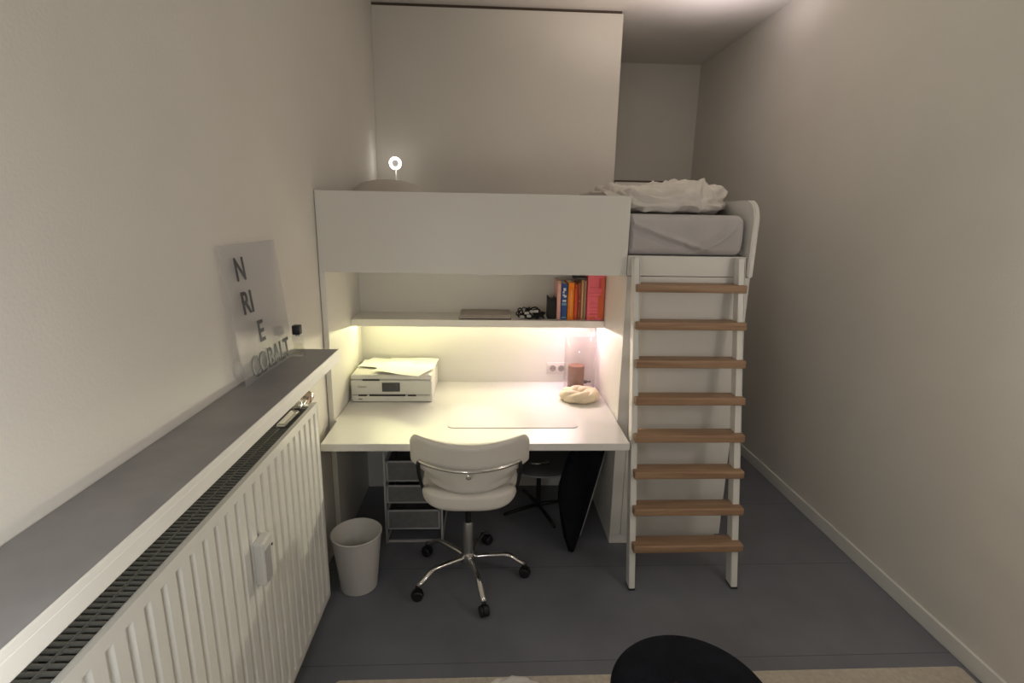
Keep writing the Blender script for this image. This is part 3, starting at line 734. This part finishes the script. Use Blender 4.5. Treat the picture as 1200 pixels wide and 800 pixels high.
# ---------------------------------------------------------------- waste bin
bn = MB()
BXc, BYc = -.622, 2.285
bn.lathe([(0, .004), (.080, .004), (.083, 0), (.087, .002), (.116, .285), (.1195, .286), (.1205, .292), (.117, .295), (.1125, .291), (.0835, .010), (0, .010)], (BXc, BYc, .0005), 64)
tag(bn.build('waste_bin', M['bin'], auto=50), 'empty off-white plastic waste bin on the floor beside the radiator', 'waste bin')

# ---------------------------------------------------------------- wire drawer unit under the desk
wu = thing('drawer_unit', (-.40, 2.8, 0), 'grey wire drawer unit with mesh baskets standing under the desk', 'drawer unit')
WX0, WX1, WY0, WY1, WH = -.548, -.243, 2.625, 3.02, .600
fr = MB()
for x in (WX0, WX1):
    for y in (WY0, WY1): fr.box(x - .006, x + .006, y - .006, y + .006, 0, WH, bev=.001)
    for z in (.012, WH - .006): fr.box(x - .006, x + .006, WY0, WY1, z - .006, z + .006)
for y in (WY0, WY1):
    for z in (.012, WH - .006): fr.box(WX0, WX1, y - .006, y + .006, z - .006, z + .006)
for z in (.205, .350, .490):
    for x in (WX0 + .006, WX1 - .006): fr.box(x - .004, x + .004, WY0, WY1, z - .004, z + .004)
fr.build('frame', M['wire'], wu)
for z0, z1, dy in ((.095, .212, -.022), (.250, .356, -.014), (.372, .492, 0)):
    yf = WY0 + .004 + dy
    dr = MB()
    a0, a1 = WX0 + .014, WX1 - .014
    dr.box(a0, a1, yf, yf + .008, z1 - .009, z1, bev=.001).box(a0, a1, yf, yf + .008, z0, z0 + .007, bev=.001)
    for x in (a0, a1): dr.box(x - .0045, x + .0045, yf, yf + .008, z0, z1, bev=.001)
    for x in (a0, a1): dr.box(x - .004, x + .004, yf, WY1 - .02, z1 - .008, z1)
    dr.box(a0, a1, WY1 - .028, WY1 - .020, z1 - .008, z1)
    dro = dr.build('drawer', M['wire'], wu)
    ms = MB().box(a0 + .003, a1 - .003, yf + .003, yf + .006, z0 + .004, z1 - .006).box(a0 + .003, a1 - .003, yf + .004, WY1 - .024, z0 + .003, z0 + .006)
    for x in (a0, a1 ): ms.box(x - .0012, x + .0012, yf + .004, WY1 - .024, z0 + .004, z1 - .006)
    ms.box(a0, a1, WY1 - .026, WY1 - .023, z0 + .004, z1 - .006)
    ms.build('mesh_basket', M['mesh'], dro)

# ---------------------------------------------------------------- round stool under the desk
us = thing('pedestal_stool', (.30, 2.98, 0), 'round dark grey pedestal stool pushed under the desk behind the chair', 'stool')
MB().lathe([(0, -.012), (.20, -.012), (.232, -.006), (.240, .004), (.240, .016), (.232, .024), (.2, .028), (0, .030)], (.325, 2.925, .358), 56).build('seat', M['seatgrey'], us, auto=50)
MB().lathe([(.2365, .016), (.2420, .016), (.2430, .020), (.2410, .024), (.2365, .024)], (.325, 2.925, .342), 56).build('rim', M['pale'], us, auto=50)
MB().tube([(.325, 2.96, .02), (.325, 2.96, .350)], .014, 16).build('post', M['black'], us)
for k in range(4):
    a = math.radians(20 + 90 * k)
    MB().tube([(.325, 2.96, .035), (.325 + .12 * math.cos(a), 2.96 + .12 * math.sin(a), .026), (.325 + .23 * math.cos(a), 2.96 + .23 * math.sin(a), .012)], [.012, .011, .009], 10).build('leg', M['black'], us, smooth=True)
MB().tube([(.245, 2.79, .395), (.30, 2.775, .400), (.365, 2.80, .393), (.350, 2.83, .392)], .007, 10).build('handle', M['chrome'], us, smooth=True)

# ---------------------------------------------------------------- black case leaning under the desk
pc = thing('portfolio_case', (.5, 2.6, 0), 'black fabric case narrowing to a point on the floor below the desk beside the cabinet', 'case')
O = Vector((.450, 2.53, 0)); U = Vector((.86, .50, 0)).normalized(); V = Vector((-.02, .14, .99)).normalized()
poly = [(0, 0), (.022, .004), (.075, .13), (.14, .28), (.215, .46), (.262, .575), (.235, .605), (.10, .62), (.03, .60), (-.02, .50), (-.07, .40), (-.075, .33), (-.055, .22), (-.030, .09)]
c_ = MB().prism(poly, .035, origin=O, ux=U, uy=V)
bmesh.ops.bevel(c_.bm, geom=list(c_.bm.edges), offset=.008, segments=3, affect='EDGES', clamp_overlap=True)
c_.build('bag', M['blackcloth'], pc, auto=50)
nrm = U.cross(V).normalized()
MB().tube([O + U * (a + .004) + V * b_ + nrm * .034 for a, b_ in ((.055, .085), (.075, .13), (.14, .28), (.215, .46), (.258, .57))], .0024, 8).build('edge_piping', M['pale'], pc, smooth=True)

# ---------------------------------------------------------------- foreground: rug, cloth, black stool
rg = MB().prism(rrect(-.58, 1.96, .10, 1.722, .02), .008, origin=(0, 0, .0004))
tag(rg.build('rug', M['rug']), 'cream rug on the floor at the bottom edge of the photo', 'rug')
cl = MB(); bmesh.ops.create_icosphere(cl.bm, subdivisions=5, radius=1.0)
for v in cl.bm.verts:
    p = v.co.copy(); k = noise.noise(p * 2.5 + Vector((3, 1, 2))) * .25
    v.co = Vector((.115 + p.x * .10 * (1 + k), 1.655 + p.y * .06 * (1 + k), .0088 + max(0, p.z) * .028 * (1 + k)))
tag(cl.build('cloth', M['cloth'], smooth=True), 'crumpled white cloth lying on the front edge of the rug', 'cloth')

fs = thing('round_stool', (.60, 1.215, 0), 'black round stool standing on the rug in the lower right foreground', 'stool')
MB().lathe([(0, -.045), (.20, -.045), (.226, -.038), (.235, -.022), (.235, -.010), (.228, 0.0), (.20, .004), (0, .006)], (.60, 1.215, .448), 72).build('seat', M['blackcloth'], fs, smooth=True)
for k in range(4):
    a = math.radians(45 + 90 * k)
    MB().tube([(.60 + .15 * math.cos(a), 1.215 + .15 * math.sin(a), .405), (.60 + .20 * math.cos(a), 1.215 + .20 * math.sin(a), .0125)], [.014, .010], 12).build('leg', M['black'], fs, smooth=True)
MB().tube([(.60 + .172 * math.cos(2 * PI * k / 32), 1.215 + .172 * math.sin(2 * PI * k / 32), .20) for k in range(32)], .007, 8, closed=True).build('foot_ring', M['black'], fs, smooth=True)
